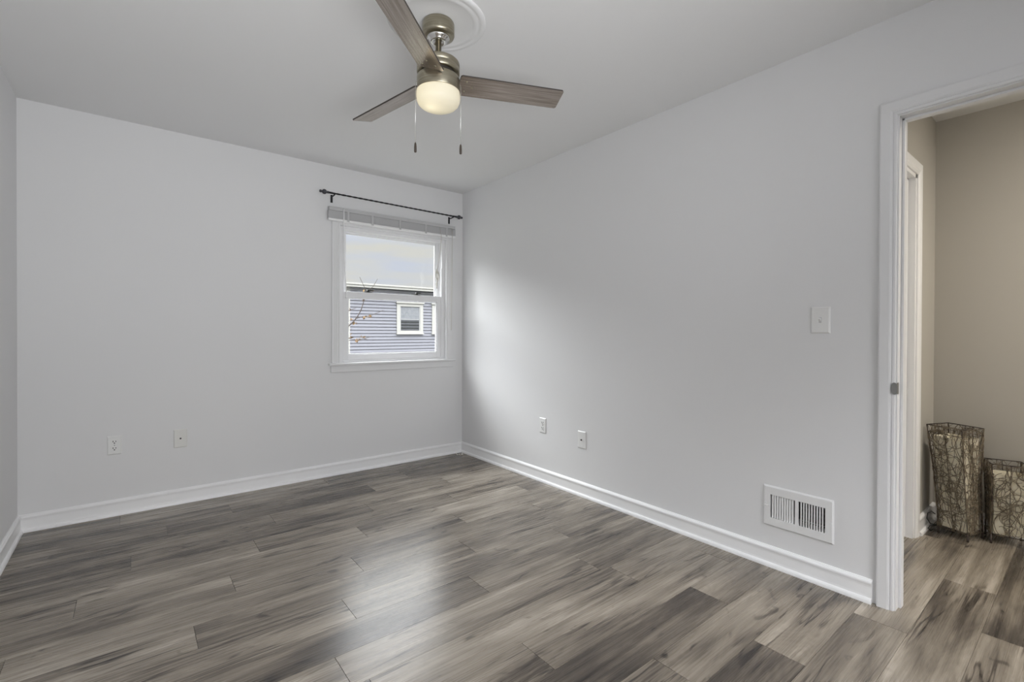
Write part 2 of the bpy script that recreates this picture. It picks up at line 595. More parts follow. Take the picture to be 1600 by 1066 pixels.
# ------------------------------------------------------------------ plank floor
def build_floor():
    rnd = random.Random(11)
    PW, PL, GAP = 0.1735, 1.203, 0.0009
    Y0 = -1.614
    x_lo, x_hi = -W - TW, HX + 0.1
    y_lo, y_hi = HYE, 0.14
    seams = {  # row index -> known seam x
        9: -1.30, 8: -0.75, 7: -2.290, 6: -1.780, 5: -2.450, 4: -1.930, 3: -1.425, 2: -2.090, 1: -1.585, 0: -2.260,
        -1: -1.750, -2: -1.224, -3: -1.892, -4: -0.635, -5: -1.33, -6: -0.490, -7: -1.02, -8: -0.645, -9: -1.35, -10: 0.5, -11: 0.085}
    tones = {(7, 0): -0.16, (5, 0): -0.10, (5, -1): 0.02, (5, 1): 0.05, (-2, -1): -0.10, (0, 0): -0.06, (-6, -1): -0.20, (-8, -1): -0.22,  # plank tones; some left raised, some right lowered to paint in room light
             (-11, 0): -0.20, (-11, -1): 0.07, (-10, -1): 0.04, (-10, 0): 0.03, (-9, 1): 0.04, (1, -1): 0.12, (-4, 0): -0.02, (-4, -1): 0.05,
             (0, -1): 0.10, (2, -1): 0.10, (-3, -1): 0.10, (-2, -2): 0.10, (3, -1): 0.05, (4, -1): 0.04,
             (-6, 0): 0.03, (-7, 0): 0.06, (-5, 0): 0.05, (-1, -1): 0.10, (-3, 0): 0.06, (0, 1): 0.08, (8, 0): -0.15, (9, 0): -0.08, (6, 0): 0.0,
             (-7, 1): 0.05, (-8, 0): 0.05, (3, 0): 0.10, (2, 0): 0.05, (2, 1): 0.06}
    v, f, seed, tone = [], [], [], []
    k0 = -int((Y0 - y_lo) / PW) - 2
    k1 = int((y_hi - Y0) / PW) + 2
    for k in range(k0, k1 + 1):
        yt = Y0 + PW * k
        yb = yt - PW
        if yt <= y_lo or yb >= y_hi:
            continue
        xs = seams.get(k, rnd.uniform(-2, 0))
        j = -8
        while xs + j * PL > x_lo:
            j -= 1
        while xs + j * PL < x_hi:
            a, b = xs + j * PL, xs + (j + 1) * PL
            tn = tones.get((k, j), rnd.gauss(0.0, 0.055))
            sd = rnd.uniform(0, 50)
            a_, b_ = max(a + GAP, x_lo), min(b - GAP, x_hi)
            c_, d_ = max(yb + GAP * 0.5, y_lo), min(yt - GAP * 0.5, y_hi)
            if b_ > a_ and d_ > c_:
                n = len(v)
                v += [(a_, c_, 0), (b_, c_, 0), (b_, d_, 0), (a_, d_, 0)]
                v += [(a_, c_, -0.004), (b_, c_, -0.004), (b_, d_, -0.004), (a_, d_, -0.004)]
                for q in ((0, 1, 2, 3), (0, 4, 5, 1), (1, 5, 6, 2), (2, 6, 7, 3), (3, 7, 4, 0)):
                    f.append(tuple(n + i for i in q))
                    seed.append(sd)
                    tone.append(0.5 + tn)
            j += 1
    n = len(v)
    v += [(x_lo, y_lo, -0.0035), (x_hi, y_lo, -0.0035), (x_hi, y_hi, -0.0035), (x_lo, y_hi, -0.0035)]
    f.append((n, n + 1, n + 2, n + 3))
    seed.append(0)
    tone.append(0.1)
    me = bpy.data.meshes.new('floor')
    me.from_pydata(v, [], f)
    me.materials.append(M_FLOOR)
    at = me.attributes.new('seed', 'FLOAT', 'FACE')
    at.data.foreach_set('value', seed)
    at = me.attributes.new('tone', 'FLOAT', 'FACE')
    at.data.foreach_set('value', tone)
    o = bpy.data.objects.new('floor', me)
    COL.objects.link(o)
    struct(o)
    return o


build_floor()

# ------------------------------------------------------------------ baseboards (profile with cap bead and quarter-round shoe)
BB = [(0, 0), (0.026, 0), (0.0258, 0.006), (0.024, 0.013), (0.0205, 0.018), (0.0145, 0.0215), (0.0135, 0.030), (0.0125, 0.066),
      (0.0135, 0.074), (0.0155, 0.080), (0.0155, 0.086), (0.0125, 0.091), (0.008, 0.0935), (0.005, 0.097), (0, 0.098)]


def baseboard(name, fn, t0, t1, m_=M_BASE):
    return struct(MB().prism(BB, fn, t0, t1).build(name, m_))


baseboard('baseboard_back', lambda a, b, t: (t, -a, b), -W, 0)
baseboard('baseboard_right', lambda a, b, t: (-a, t, b), -0.0, -3.203)
baseboard('baseboard_left', lambda a, b, t: (-W + a, t, b), YR, 0)
baseboard('baseboard_rear', lambda a, b, t: (t, YR + a, b), -W, 0)
baseboard('baseboard_hall_end', lambda a, b, t: (t, HY - a, b), 1.017, HX)
baseboard('baseboard_hall_far', lambda a, b, t: (HX - a, t, b), HYE, HY)

# ------------------------------------------------------------------ casings (mitred)
CAS = [(0.000, 0.0), (0.000, 0.008), (0.003, 0.0105), (0.010, 0.0115), (0.013, 0.0095), (0.016, 0.0120), (0.022, 0.0150), (0.052, 0.0165), (0.057, 0.0150), (0.058, 0.0)]


def casing(mb, u0, u1, z0, z1, fn, prof=CAS, wscale=1.0, smooth=False):
    """three-sided mitred casing around opening u0..u1 up to z1; fn(u,z,d)->3D"""
    loops = []
    n = len(prof)
    for (su, base) in ((-1, 0), (-1, 1), (1, 1), (1, 0)):
        ring = []
        for a, d in prof:
            a *= wscale
            u = (u0 - a) if su < 0 else (u1 + a)
            z = z1 + a if base else z0
            ring.append(fn(u, z, d))
        loops.append(ring)
    v = [p for l in loops for p in l]
    f = []
    for i in range(3):
        for k in range(n):
            k2 = (k + 1) % n
            f.append((i * n + k, i * n + k2, (i + 1) * n + k2, (i + 1) * n + k))
    f.append(tuple(range(n)))
    f.append(tuple(3 * n + k for k in range(n - 1, -1, -1)))
    mb.add(v, f)
    return mb


# doorway of the bedroom
d1 = thing('door_1', (0.05, (DY0 + DY1) / 2, 0), kind='structure')
casing(MB(), DY1 - 0.005, DY0 + 0.005, 0.0, DZ + 0.005, lambda u, z, d: (-d, u, z)).build('casing', M_TRIM, d1)
casing(MB(), DY1 - 0.005, DY0 + 0.005, 0.0, DZ + 0.005, lambda u, z, d: (TW + d, u, z)).build('casing', M_TRIM, d1)
jm = MB()
jm.box((-0.0005, DY0, 0), (TW + 0.0005, DY0 + 0.018, DZ)).box((-0.0005, DY1 - 0.018, 0), (TW + 0.0005, DY1, DZ)).box((-0.0005, DY1 - 0.018, DZ), (TW + 0.0005, DY0 + 0.018, DZ + 0.018))
jm.build('jamb', M_TRIM, d1)
st = MB()
st.box((0.040, DY0 - 0.010, 0), (0.075, DY0, DZ)).box((0.040, DY1, 0), (0.075, DY1 + 0.010, DZ)).box((0.040, DY1, DZ - 0.010), (0.075, DY0, DZ))
st.build('door_stop', M_TRIM, d1, bevel=0.002)
sp = MB()
sp.box((-0.010, DY0 - 0.0012, 0.8915), (0.018, DY0, 0.9385))
ov = [(math.cos(a) * 0.011, math.sin(a) * 0.0245) for a in [R(x) for x in range(0, 360, 20)]]
sp.prism(ov, lambda a, b_, t: (t - abs(a + 0.011) * 0.0, -3.2725 + a, 0.915 + b_), -0.0160, -0.0095)
so = sp.build('strike_plate', M_STEEL, d1, bevel=0.001)
so['label'] = 'dull grey metal strike plate with curved lip'

# hall door in the end wall
d2 = thing('door_2', (0.5, HY, 0), kind='structure')
casing(MB(), 0.14, 0.955, 0.0, 2.02, lambda u, z, d: (u, HY - d, z), wscale=1.05).build('casing', M_BASE, d2)
MB().box((0.935, HY - 0.0005, 0), (0.955, HY + 0.1, 2.02)).box((0.14, HY - 0.0005, 0), (0.16, HY + 0.1, 2.02)).box((0.14, HY - 0.0005, 2.0), (0.955, HY + 0.1, 2.02)).build('jamb', M_BASE, d2)
dl = MB().box((0.163, HY + 0.03, 0.012), (0.932, HY + 0.065, 1.997))
for pz0, pz1 in ((0.2, 0.85), (1.0, 1.85)):
    for px0, px1 in ((0.27, 0.49), (0.575, 0.795)):
        dl.box((px0, HY + 0.024, pz0), (px1, HY + 0.03, pz1))
dl.build('door_leaf', M_DOORP, d2, bevel=0.003)

# ------------------------------------------------------------------ window_1
w1 = thing('window_1', (-0.665, 0.0, 0.885), kind='structure')
casing(MB(), WX0 - 0.002, WX1 + 0.002, WZ0, WZ1, lambda u, z, d: (u, -d, z), wscale=1.15).build('casing', M_TRIM, w1)
# stool and apron
MB().box((-1.243, -0.034, 0.866), (-0.087, 0.06, 0.886)).build('window_stool', M_TRIM, w1, bevel=0.006, bseg=3)
MB().box((-1.226, -0.016, 0.812), (-0.104, 0.0, 0.866)).build('window_apron', M_TRIM, w1, bevel=0.004)
# vinyl main frame
fr = MB()
FO = (WX0, WX1, WZ0, WZ1)
for (x0, x1, z0, z1) in ((WX0, WX0 + 0.030, WZ0, WZ1), (WX1 - 0.030, WX1, WZ0, WZ1), (WX0 + .03, WX1 - .03, WZ1 - 0.028, WZ1), (WX0 + .03, WX1 - .03, WZ0, WZ0 + 0.018)):
    fr.box((x0, 0.022, z0), (x1, 0.139, z1))
fr.build('window_frame', M_VINYL, w1, bevel=0.002)
tk = MB()   # jamb liner tracks
for x0, x1 in ((WX0 + 0.030, WX0 + 0.038), (WX1 - 0.038, WX1 - 0.030)):
    tk.box((x0, 0.060, WZ0 + 0.018), (x1, 0.068, WZ1 - 0.028))
tk.box((WX0 + 0.030, 0.022, WZ0 + 0.018), (WX0 + 0.036, 0.030, 1.72)).box((WX1 - 0.036, 0.022, WZ0 + 0.018), (WX1 - 0.030, 0.030, 1.72))
tk.build('sash_track', M_VINYL, w1)


def sash(name, x0, x1, z0, z1, y0, y1, sw, tw, bw):
    s = MB()
    s.box((x0, y0, z0), (x0 + sw, y1, z1)).box((x1 - sw, y0, z0), (x1, y1, z1))
    s.box((x0 + sw, y0, z1 - tw), (x1 - sw, y1, z1)).box((x0 + sw, y0, z0), (x1 - sw, y1, z0 + bw))
    # glazing bead
    ym = (y0 + y1) / 2
    g = 0.008
    for a in ((x0 + sw, x0 + sw + g, z0 + bw, z1 - tw), (x1 - sw - g, x1 - sw, z0 + bw, z1 - tw), (x0 + sw + g, x1 - sw - g, z1 - tw - g, z1 - tw), (x0 + sw + g, x1 - sw - g, z0 + bw, z0 + bw + g)):
        s.box((a[0], ym - 0.008, a[2]), (a[1], ym + 0.008, a[3]))
    o = s.build(name, M_VINYL, w1, bevel=0.0015)
    MB().box((x0 + sw - 0.002, ym - 0.002, z0 + bw - 0.002), (x1 - sw + 0.002, ym + 0.002, z1 - tw + 0.002)).build('glass_pane', M_GLASS, o)
    return o


up_s = sash('upper_sash', WX0 + 0.034, WX1 - 0.034, 1.412, WZ1 - 0.028, 0.072, 0.104, 0.032, 0.014, 0.036)
lo_s = sash('lower_sash', WX0 + 0.034, WX1 - 0.034, WZ0 + 0.018, 1.462, 0.030, 0.062, 0.040, 0.048, 0.046)
for lx in (-0.903, -0.454):
    k = MB()
    k.lathe([(0, 0.024), (0.010, 0.024), (0.012, 0.018), (0.013, 0.0)], (lx, 0.046, 1.462), 16)
    k.box((lx - 0.030, 0.036, 1.462), (lx + 0.030, 0.058, 1.468))
    k.cbox((lx + 0.018, 0.044, 1.482), (0.024, 0.005, 0.005), Matrix.Rotation(R(14), 3, 'Z'))
    ko = k.build('sash_lock', M_LOCK, w1)
    ko['label'] = 'dark bronze sash lock'

# unseen rear window, added as the opening for the fill light: plain frame
w2 = thing('added_rear_window', (-1.5, YR, 0.85), kind='structure')
casing(MB(), -2.45, -0.55, 0.85, 2.1, lambda u, z, d: (u, YR + d, z), wscale=1.15).build('casing', M_TRIM, w2)  # casing of the added rear window
MB().box((-2.54, YR, 0.83), (-0.46, YR + 0.035, 0.85)).build('window_stool', M_TRIM, w2, bevel=0.004)  # stool of the added rear window

# ------------------------------------------------------------------ mini blind, drawn up
BX0, BX1 = -1.257, -0.108
bl = thing('window_blind', (-0.682, -0.018, 2.05), 'raised pale grey slatted blind bunched across the top of the window', 'blind')
hr = MB().box((BX0 + 0.004, -0.052, 2.082), (BX1 - 0.004, -0.017, 2.110))
hr.build('headrail', M_BLIND, bl, bevel=0.002)
sl = MB()
nsl = 15
for i in range(nsl):
    z = 2.021 + i * 0.0040
    sl.prism([(-0.013, 0.0), (-0.006, 0.0011), (0.0, 0.0014), (0.006, 0.0011), (0.013, 0.0), (0.013, 0.0034), (0.0, 0.0038), (-0.013, 0.0034)],
             lambda a, b_, t, z=z: (t, -0.0355 + a, z + b_), BX0, BX1)
sl.build('slat_stack', M_BLIND, bl)
MB().box((BX0, -0.051, 2.004), (BX1, -0.020, 2.020)).build('bottom_rail', M_BRAIL, bl, bevel=0.003)
for x in (-1.104, -0.905, -0.66, -0.415, -0.205):
    MB().box((x - 0.009, -0.0530, 2.006), (x + 0.009, -0.0522, 2.094)).build('ladder_tape', M_BLIND, bl)
MB().tube([(-1.142, -0.057, 2.100), (-1.142, -0.060, 2.06), (-1.141, -0.058, 1.75), (-1.122, -0.050, 1.50), (-1.118, -0.046, 1.40)], 0.0042, 6).build('tilt_wand', M_WAND, bl)
lc = MB()
for dx in (0.0, 0.006):
    lc.tube([(-0.150 + dx, -0.054, 2.090), (-0.150 + dx, -0.057, 2.0), (-0.155 + dx, -0.056, 1.5), (-0.158 + dx, -0.056, 1.15)], 0.0013, 5)
lc.build('lift_cord', M_CORD, bl)
kn = MB()
kn.tube([(-0.275, -0.054, 2.080), (-0.262, -0.056, 2.00), (-0.270, -0.054, 1.88), (-0.288, -0.053, 1.76), (-0.300, -0.052, 1.70)], 0.0022, 5)
for k in range(3):
    lp = []
    for j in range(15):
        a = 2 * PI * j / 14
        lp.append((-0.302 + 0.013 * math.cos(a) * (0.7 + 0.2 * k) + 0.006 * (k - 1), -0.052 + 0.002 * (k - 1), 1.655 + 0.045 * math.sin(a) - 0.010 * k))
    kn.tube(lp, 0.0032, 6)
kn.tube([(-0.302, -0.052, 1.62), (-0.306, -0.052, 1.57), (-0.304, -0.052, 1.525)], [0.005, 0.0065, 0.004], 7)
kn.build('cord_knot', M_CORD, bl)

# ------------------------------------------------------------------ curtain rod
RY, RZ0, RZ1 = -0.075, 2.206, 2.194
RX0, RX1 = -1.262, -0.122
rod = thing('curtain_rod', (-0.69, 0, 2.20), 'thin black twisted curtain rod with ball finials above the window', 'curtain rod')
n = 90
tw = MB()
for ph in (0, PI):
    tw.tube([(RX0 + (RX1 - RX0) * i / n, RY + 0.0022 * math.cos(i * 0.9 + ph), RZ0 + (RZ1 - RZ0) * i / n + 0.0022 * math.sin(i * 0.9 + ph)) for i in range(n + 1)], 0.0048, 6)
tw.tube([(RX0 - 0.012, RY, RZ0), (RX0 + 0.03, RY, RZ0)], 0.0075, 10)
tw.tube([(RX1 - 0.03, RY, RZ1), (RX1 + 0.012, RY, RZ1)], 0.0075, 10)
tw.build('rod', M_ROD, rod)
fin = [(0, 0.060), (0.009, 0.060), (0.0105, 0.055), (0.0105, 0.047), (0.0075, 0.043), (0.010, 0.040), (0.017, 0.034), (0.0195, 0.026), (0.018, 0.017), (0.012, 0.010), (0.0075, 0.006), (0.0095, 0.0), (0.0095, -0.008), (0, -0.008)]
f1 = MB().lathe([(r_, -h) for r_, h in fin], (RX0 - 0.010, RY, RZ0), 20, axis='X').build('finial', M_FINIAL, rod)
f2 = MB().lathe(fin, (RX1 + 0.010, RY, RZ1), 20, axis='X').build('finial', M_FINIAL, rod)
for bx, bz in ((-1.219, RZ0), (-0.150, RZ1)):
    k = MB()
    k.box((bx - 0.008, -0.004, bz - 0.056), (bx + 0.008, 0.0, bz + 0.004))
    k.tube([(bx, -0.003, bz - 0.012), (bx, -0.05, bz - 0.012), (bx, RY, bz - 0.010)], 0.0045, 8)
    k.tube([(bx, RY + 0.0115 * math.cos(a), bz + 0.0115 * math.sin(a)) for a in [R(x) for x in range(170, 371, 20)]], 0.0035, 6)
    k.lathe([(0, -0.0065), (0.0035, -0.006), (0.004, -0.004)], (bx, 0, bz - 0.045), 10, axis='Y')
    k.build('bracket', M_ROD, rod)


# ------------------------------------------------------------------ ceiling fan
FC = Vector((-1.442, -2.058, 0))
MB().lathe([(0.204, H), (0.204, H - 0.004), (0.199, H - 0.008), (0.190, H - 0.010), (0.181, H - 0.0085), (0.177, H - 0.0065), (0.172, H - 0.008), (0.162, H - 0.0095),
            (0.153, H - 0.008), (0.148, H - 0.0062), (0.10, H - 0.006), (0.0, H - 0.006)], (FC.x - 0.003, FC.y + 0.008, 0), 96).build('ceiling_medallion', M_MEDAL)
md = bpy.data.objects['ceiling_medallion']
tag(md, 'round white moulded plaster medallion on the ceiling around the fan mount', 'ceiling medallion')

fan = thing('ceiling_fan', (FC.x, FC.y, H - 0.0062), 'brushed nickel ceiling fan with three brown blades and a lit round shade', 'ceiling fan')
c0 = (FC.x, FC.y, 0)
ZT = H - 0.0062
MB().lathe([(0.0, ZT), (0.058, ZT), (0.063, ZT - 0.003), (0.0665, ZT - 0.010), (0.0665, ZT - 0.052), (0.064, ZT - 0.058), (0.055, ZT - 0.063), (0.050, ZT - 0.064),
            (0.047, ZT - 0.066)], c0, 56).build('canopy', M_NICKEL, fan)
MB().lathe([(0.047, ZT - 0.066), (0.046, ZT - 0.071), (0.038, ZT - 0.074), (0.037, ZT - 0.080), (0.030, ZT - 0.084), (0.024, ZT - 0.084), (0.018, ZT - 0.076), (0.013, ZT - 0.072)], c0, 32).build('collar', M_CHROME, fan)
MB().lathe([(0.0125, ZT - 0.07), (0.0125, 2.282), (0.018, 2.280), (0.020, 2.272), (0.0, 2.272)], c0, 24).build('downrod', M_NICKEL, fan)
MB().lathe([(0.0, 2.273), (0.030, 2.273), (0.068, 2.2715), (0.080, 2.269), (0.0865, 2.265), (0.0885, 2.260), (0.0885, 2.246), (0.0868, 2.2445), (0.0868, 2.242), (0.0885, 2.2405),
            (0.0885, 2.222), (0.085, 2.219), (0.070, 2.218), (0, 2.218)], c0, 64).build('motor_housing', M_NICKEL, fan)
MB().lathe([(0.075, 2.2185), (0.075, 2.205)], c0, 48).build('motor_gap', mat('motor_shadow_ring', (0.05, 0.045, 0.04), 0.5, metal=0.6), fan)
MB().lathe([(0, 2.206), (0.080, 2.206), (0.0865, 2.203), (0.0885, 2.198), (0.0885, 2.147), (0.0865, 2.144), (0.0, 2.144)], c0, 64).build('light_fitter', M_NICKEL, fan)
shd = MB()
outer = [(0.0850, 2.1445), (0.0895, 2.142), (0.0905, 2.134), (0.0905, 2.118), (0.089, 2.106), (0.084, 2.094), (0.074, 2.084), (0.058, 2.076), (0.038, 2.071), (0.018, 2.0695), (0.0, 2.069)]
shd.lathe(outer, c0, 64)
so = shd.build('lamp_shade', M_SHADE, fan)
so['label'] = 'lit frosted glass drum shade'
vdir = Vector((0.4965, 0.868, 0))
vrt = Vector((0.868, -0.4965, 0))
bp_ = FC - vrt * 0.022 - vdir * 0.015
bo = MB().lathe([(0, 0.022), (0.013, 0.024), (0.018, 0.012), (0.021, 0.0), (0.018, -0.012), (0.010, -0.019), (0, -0.021)], (bp_.x, bp_.y, 2.116), 16).build('bulb', M_BULB, fan)

PHI, BR, BR0, BW, PIT = -0.318, 0.560, 0.087, 0.110, -0.272
TILT = (-0.045, 0.020, 0.0)
DROP = (-0.012, -0.004, 0.0)
for k in range(3):
    a = PHI + k * 2 * PI / 3
    rot = Matrix.Rotation(a, 4, 'Z') @ Matrix.Rotation(TILT[k], 4, 'Y') @ Matrix.Rotation(PIT, 4, 'X')
    ctr = Vector((FC.x, FC.y, 2.197 + DROP[k]))

    def put(o):
        o.matrix_parent_inverse = Matrix.Identity(4)
        o.matrix_local = Matrix.Translation(ctr - Vector(fan.location)) @ rot
    b_ = MB()
    cc = 0.006
    ow, h = BW / 2, 0.0032
    outl = [(BR0 + cc, -ow), (BR - cc, -ow), (BR, -ow + cc), (BR + 0.004, ow - cc), (BR + 0.004 - cc, ow), (BR0 + cc, ow), (BR0, ow - cc), (BR0, -ow + cc)]
    b_.prism(outl, lambda x, y, t: (x, y, t), -h, h)
    # narrow edges get the dark edge band
    b_.mi = [1] * 8 + [0, 0]
    o = b_.build('blade', [M_BLADE, M_BLADE_EDGE], fan)
    put(o)
    ir = MB()
    ir.prism([(0.070, -0.020), (0.100, -0.024), (0.118, -0.040), (0.150, -0.036), (0.158, 0.0), (0.150, 0.036), (0.118, 0.040), (0.100, 0.024), (0.070, 0.020)], lambda x, y, t: (x, y, t), h, h + 0.004)
    io = ir.build('blade_iron', M_NICKEL, o)
    io.matrix_parent_inverse = Matrix.Identity(4)
    for sx, sy in ((0.116, -0.028), (0.116, 0.028), (0.146, 0.0)):
        s_ = MB().lathe([(0, -h - 0.0035), (0.003, -h - 0.003), (0.0048, -h - 0.0012), (0.005, -h)], (sx, sy, 0), 12).build('blade_screw', M_NICKEL, o)
        s_.matrix_parent_inverse = Matrix.Identity(4)

for sg, zb in ((-1, 1.884), (1, 1.888)):
    p = FC + vrt * (0.0935 * sg) - vdir * 0.004
    ch = MB()
    ch.tube([(p.x - vrt.x * sg * 0.012, p.y - vrt.y * sg * 0.012, 2.178), (p.x - vrt.x * sg * 0.002, p.y - vrt.y * sg * 0.002, 2.179), (p.x, p.y, 2.170), (p.x, p.y, zb + 0.040)], 0.0011, 6)
    z = zb + 0.042
    while z < 2.168:
        ch.lathe([(0, 0.0016), (0.0016, 0.0), (0, -0.0016)], (p.x, p.y, z), 5)
        z += 0.0045
    co = ch.build('pull_chain', M_CHROME, fan)
    MB().lathe([(0, zb + 0.043), (0.0022, zb + 0.042), (0.0042, zb + 0.036), (0.0052, zb + 0.024), (0.0054, zb + 0.006), (0.0042, zb + 0.001), (0, zb)], (p.x, p.y, 0), 14).build(
        'chain_fob', mat('fob_wood', (0.06, 0.045, 0.035), 0.4), co)


# ------------------------------------------------------------------ wall plates; frame(u,v,d): u along the wall to the right, v up, d out of the wall
def frame_back(u, z):
    return lambda a, b_, d: (u + a, -d, z + b_)


def frame_right(y, z):
    return lambda a, b_, d: (-d, y - a, z + b_)


def plate_mesh(fr, w_, h_, t_=0.006, edge=0.005):
    v = []
    for (a, b_, d) in ((w_ / 2, h_ / 2, 0), (w_ / 2, h_ / 2, t_ * 0.35), (w_ / 2 - edge, h_ / 2 - edge, t_)):
        v += [fr(-a, -b_, d), fr(a, -b_, d), fr(a, b_, d), fr(-a, b_, d)]
    f = []
    for i in range(2):
        for k in range(4):
            k2 = (k + 1) % 4
            f.append((i * 4 + k, i * 4 + k2, i * 4 + 4 + k2, i * 4 + 4 + k))
    f.append((8, 9, 10, 11))
    f.append((3, 2, 1, 0))
    return MB().add(v, f)


def disc(fr, u, v_, r_, d0, d1, n=14, squash=1.0):
    pts = [(u + r_ * math.cos(2 * PI * k / n), v_ + r_ * squash * math.sin(2 * PI * k / n)) for k in range(n)]
    return MB().prism(pts, lambda a, b_, t: fr(a, b_, t), d0, d1)


def fbox(fr, u0, u1, v0, v1, d0, d1):
    return MB().prism([(u0, v0), (u1, v0), (u1, v1), (u0, v1)], lambda a, b_, t: fr(a, b_, t), d0, d1)


def outlet(fr, root_loc, label, w_=0.070, h_=0.115):
    o = thing('wall_outlet', root_loc, label, 'wall outlet', 'electrical outlets low on the walls')
    plate_mesh(fr, w_, h_).build('cover_plate', M_PLATE, o)
    for s_ in (1, -1):
        cz = s_ * 0.0205
        pts = []
        for k in range(28):
            a = 2 * PI * k / 28
            pts.append((0.0168 * math.cos(a), cz + max(-0.0135, min(0.0135, 0.0168 * math.sin(a)))))
        rc = MB().prism(pts, lambda a, b_, t: fr(a, b_, t), 0.0055, 0.0078).build('receptacle', M_PLATE, o)
        fbox(fr, -0.0084, -0.0048, cz - 0.001, cz + 0.0085, 0.0075, 0.0080).build('slot', M_DARK, rc)
        fbox(fr, 0.0048, 0.0084, cz - 0.0005, cz + 0.0075, 0.0075, 0.0080).build('slot', M_DARK, rc)
        disc(fr, 0, cz - 0.0072, 0.0036, 0.0075, 0.0082, 10).build('slot', M_DARK, rc)
    disc(fr, 0, 0, 0.003, 0.0055, 0.0070, 10).build('screw', M_STEEL, o)
    return o


outlet(frame_back(-2.530, 0.433), (-2.530, 0, 0.433), 'duplex wall outlet left of the coax plate on the window wall')
outlet(frame_right(-1.138, 0.427), (0, -1.138, 0.427), 'duplex wall outlet on the right wall, nearest the far corner')


def coax(fr, root_loc, label, m_plate):
    o = thing('coax_plate', root_loc, label, 'wall plate', 'blank plates with one cable jack')
    plate_mesh(fr, 0.074, 0.120).build('cover_plate', m_plate, o)
    j = disc(fr, 0, 0, 0.0062, 0.0055, 0.0085, 6)
    jo = j.build('cable_jack', M_STEEL, o)
    disc(fr, 0, 0, 0.0044, 0.0085, 0.0125, 12).build('jack_socket', M_DARK, jo)
    for s_ in (1, -1):
        disc(fr, 0, s_ * 0.042, 0.003, 0.0055, 0.0066, 10).build('screw', m_plate, o)
    return o


M_IVORY = mat('ivory_plastic', (0.74, 0.735, 0.71), 0.4, spec=0.45)
coax(frame_back(-2.196, 0.429), (-2.196, 0, 0.429), 'ivory wall plate with a single coax jack on the window wall', M_IVORY)
coax(frame_right(-1.540, 0.390), (0, -1.540, 0.390), 'white wall plate with a single coax jack on the right wall', M_PLATE)

fr = frame_right(-3.001, 1.199)
sw = thing('light_switch', (0, -3.001, 1.199), 'white toggle light switch on the right wall beside the doorway', 'light switch')
plate_mesh(fr, 0.078, 0.120, 0.0065, 0.006).build('cover_plate', M_PLATE, sw)
fbox(fr, -0.0055, 0.0055, -0.0125, 0.0125, 0.0055, 0.0068).build('toggle_slot', mat('toggle_recess', (0.55, 0.55, 0.55), 0.5), sw)
tg = MB().prism([(0.006, -0.006), (0.006, 0.006), (0.018, 0.0105), (0.019, 0.004)], lambda a, b_, t: fr(t, b_, a), -0.004, 0.004)
tg.build('toggle', M_PLATE, sw, bevel=0.0008)
for s_ in (1, -1):
    disc(fr, 0, s_ * 0.030, 0.003, 0.006, 0.0072, 10).build('screw', M_PLATE, sw)

# ------------------------------------------------------------------ floor register in the right wall
vc_y, vc_z = -2.910, 0.2945
fr = frame_right(vc_y, vc_z)
vt = thing('wall_register', (0, vc_y, vc_z), 'white metal two-bank air register low on the right wall near the doorway', 'air vent')
HW, HH = 0.1505, 0.098
OW, OH = 0.118, 0.0565
pl = MB()
ring0 = [(-HW, -HH), (HW, -HH), (HW, HH), (-HW, HH)]
ring1 = [(-HW + 0.006, -HH + 0.006), (HW - 0.006, -HH + 0.006), (HW - 0.006, HH - 0.006), (-HW + 0.006, HH - 0.006)]
ringo = [(-OW, -OH), (OW, -OH), (OW, OH), (-OW, OH)]
v = [fr(a, b_, 0.0) for a, b_ in ring0] + [fr(a, b_, 0.004) for a, b_ in ring0] + [fr(a, b_, 0.009) for a, b_ in ring1] + [fr(a, b_, 0.009) for a, b_ in ringo] + [fr(a, b_, -0.004) for a, b_ in ringo]
f = []
for i in range(4):
    for k in range(4):
        k2 = (k + 1) % 4
        f.append((i * 4 + k, i * 4 + k2, i * 4 + 4 + k2, i * 4 + 4 + k))
pl.add(v, f)
pl.prism([(-0.007, -OH), (0.007, -OH), (0.007, OH), (-0.007, OH)], lambda a, b_, t: fr(a, b_, t), 0.002, 0.009)
pl.build('face_frame', M_REG, vt)
for k in range(9):
    for bank in (-1, 1):
        u = bank * (0.0181 + 0.0111 * k)
        ang = R(52) if bank < 0 else R(-8)
        mb = MB()
        hw, ht = (0.0041 if bank < 0 else 0.0046), 0.0007
        pts = []
        for a, b_ in ((-hw, -ht), (hw, -ht), (hw, ht), (-hw, ht)):
            # blade in the (u,d) plane, rotated; bank -1 turned towards the room, bank 1 edge-on
            if bank < 0:
                pts.append((u + a * math.cos(R(30)) - b_ * math.sin(R(30)), 0.0035 - a * math.sin(R(30)) + b_ * math.cos(R(30))))
            else:
                pts.append((u + a * 0.52 , 0.0040 + b_ * 3.5))
        mb.prism(pts, lambda a, b_, t: fr(a, t, b_), -OH, OH)
        mb.build('fin', M_REG, vt)
dm = MB()
for k in range(5):
    dm.prism([(0.012, -0.046 + k * 0.021), (OW, -0.046 + k * 0.021), (OW, -0.040 + k * 0.021), (0.012, -0.040 + k * 0.021)], lambda a, b_, t: fr(a, b_, t), -0.024, -0.022)
dm.build('damper', mat('damper_metal', (0.10, 0.10, 0.10), 0.5), vt)
dk = MB()
dk.prism([(-0.1205, -0.059), (0.1205, -0.059), (0.1205, 0.059), (-0.1205, 0.059)], lambda a, b_, t: fr(a, b_, t), -0.090, -0.086)
dk.build('duct', M_DUCT, vt)
lv = fbox(fr, -0.142, -0.124, -0.004, 0.002, 0.009, 0.017).build('damper_lever', M_REG, vt, bevel=0.001)
disc(fr, -0.139, 0.012, 0.0045, 0.0085, 0.0110, 12).build('screw', M_REG, vt)
disc(fr, 0.139, -0.006, 0.0045, 0.0085, 0.0110, 12).build('screw', M_REG, vt)

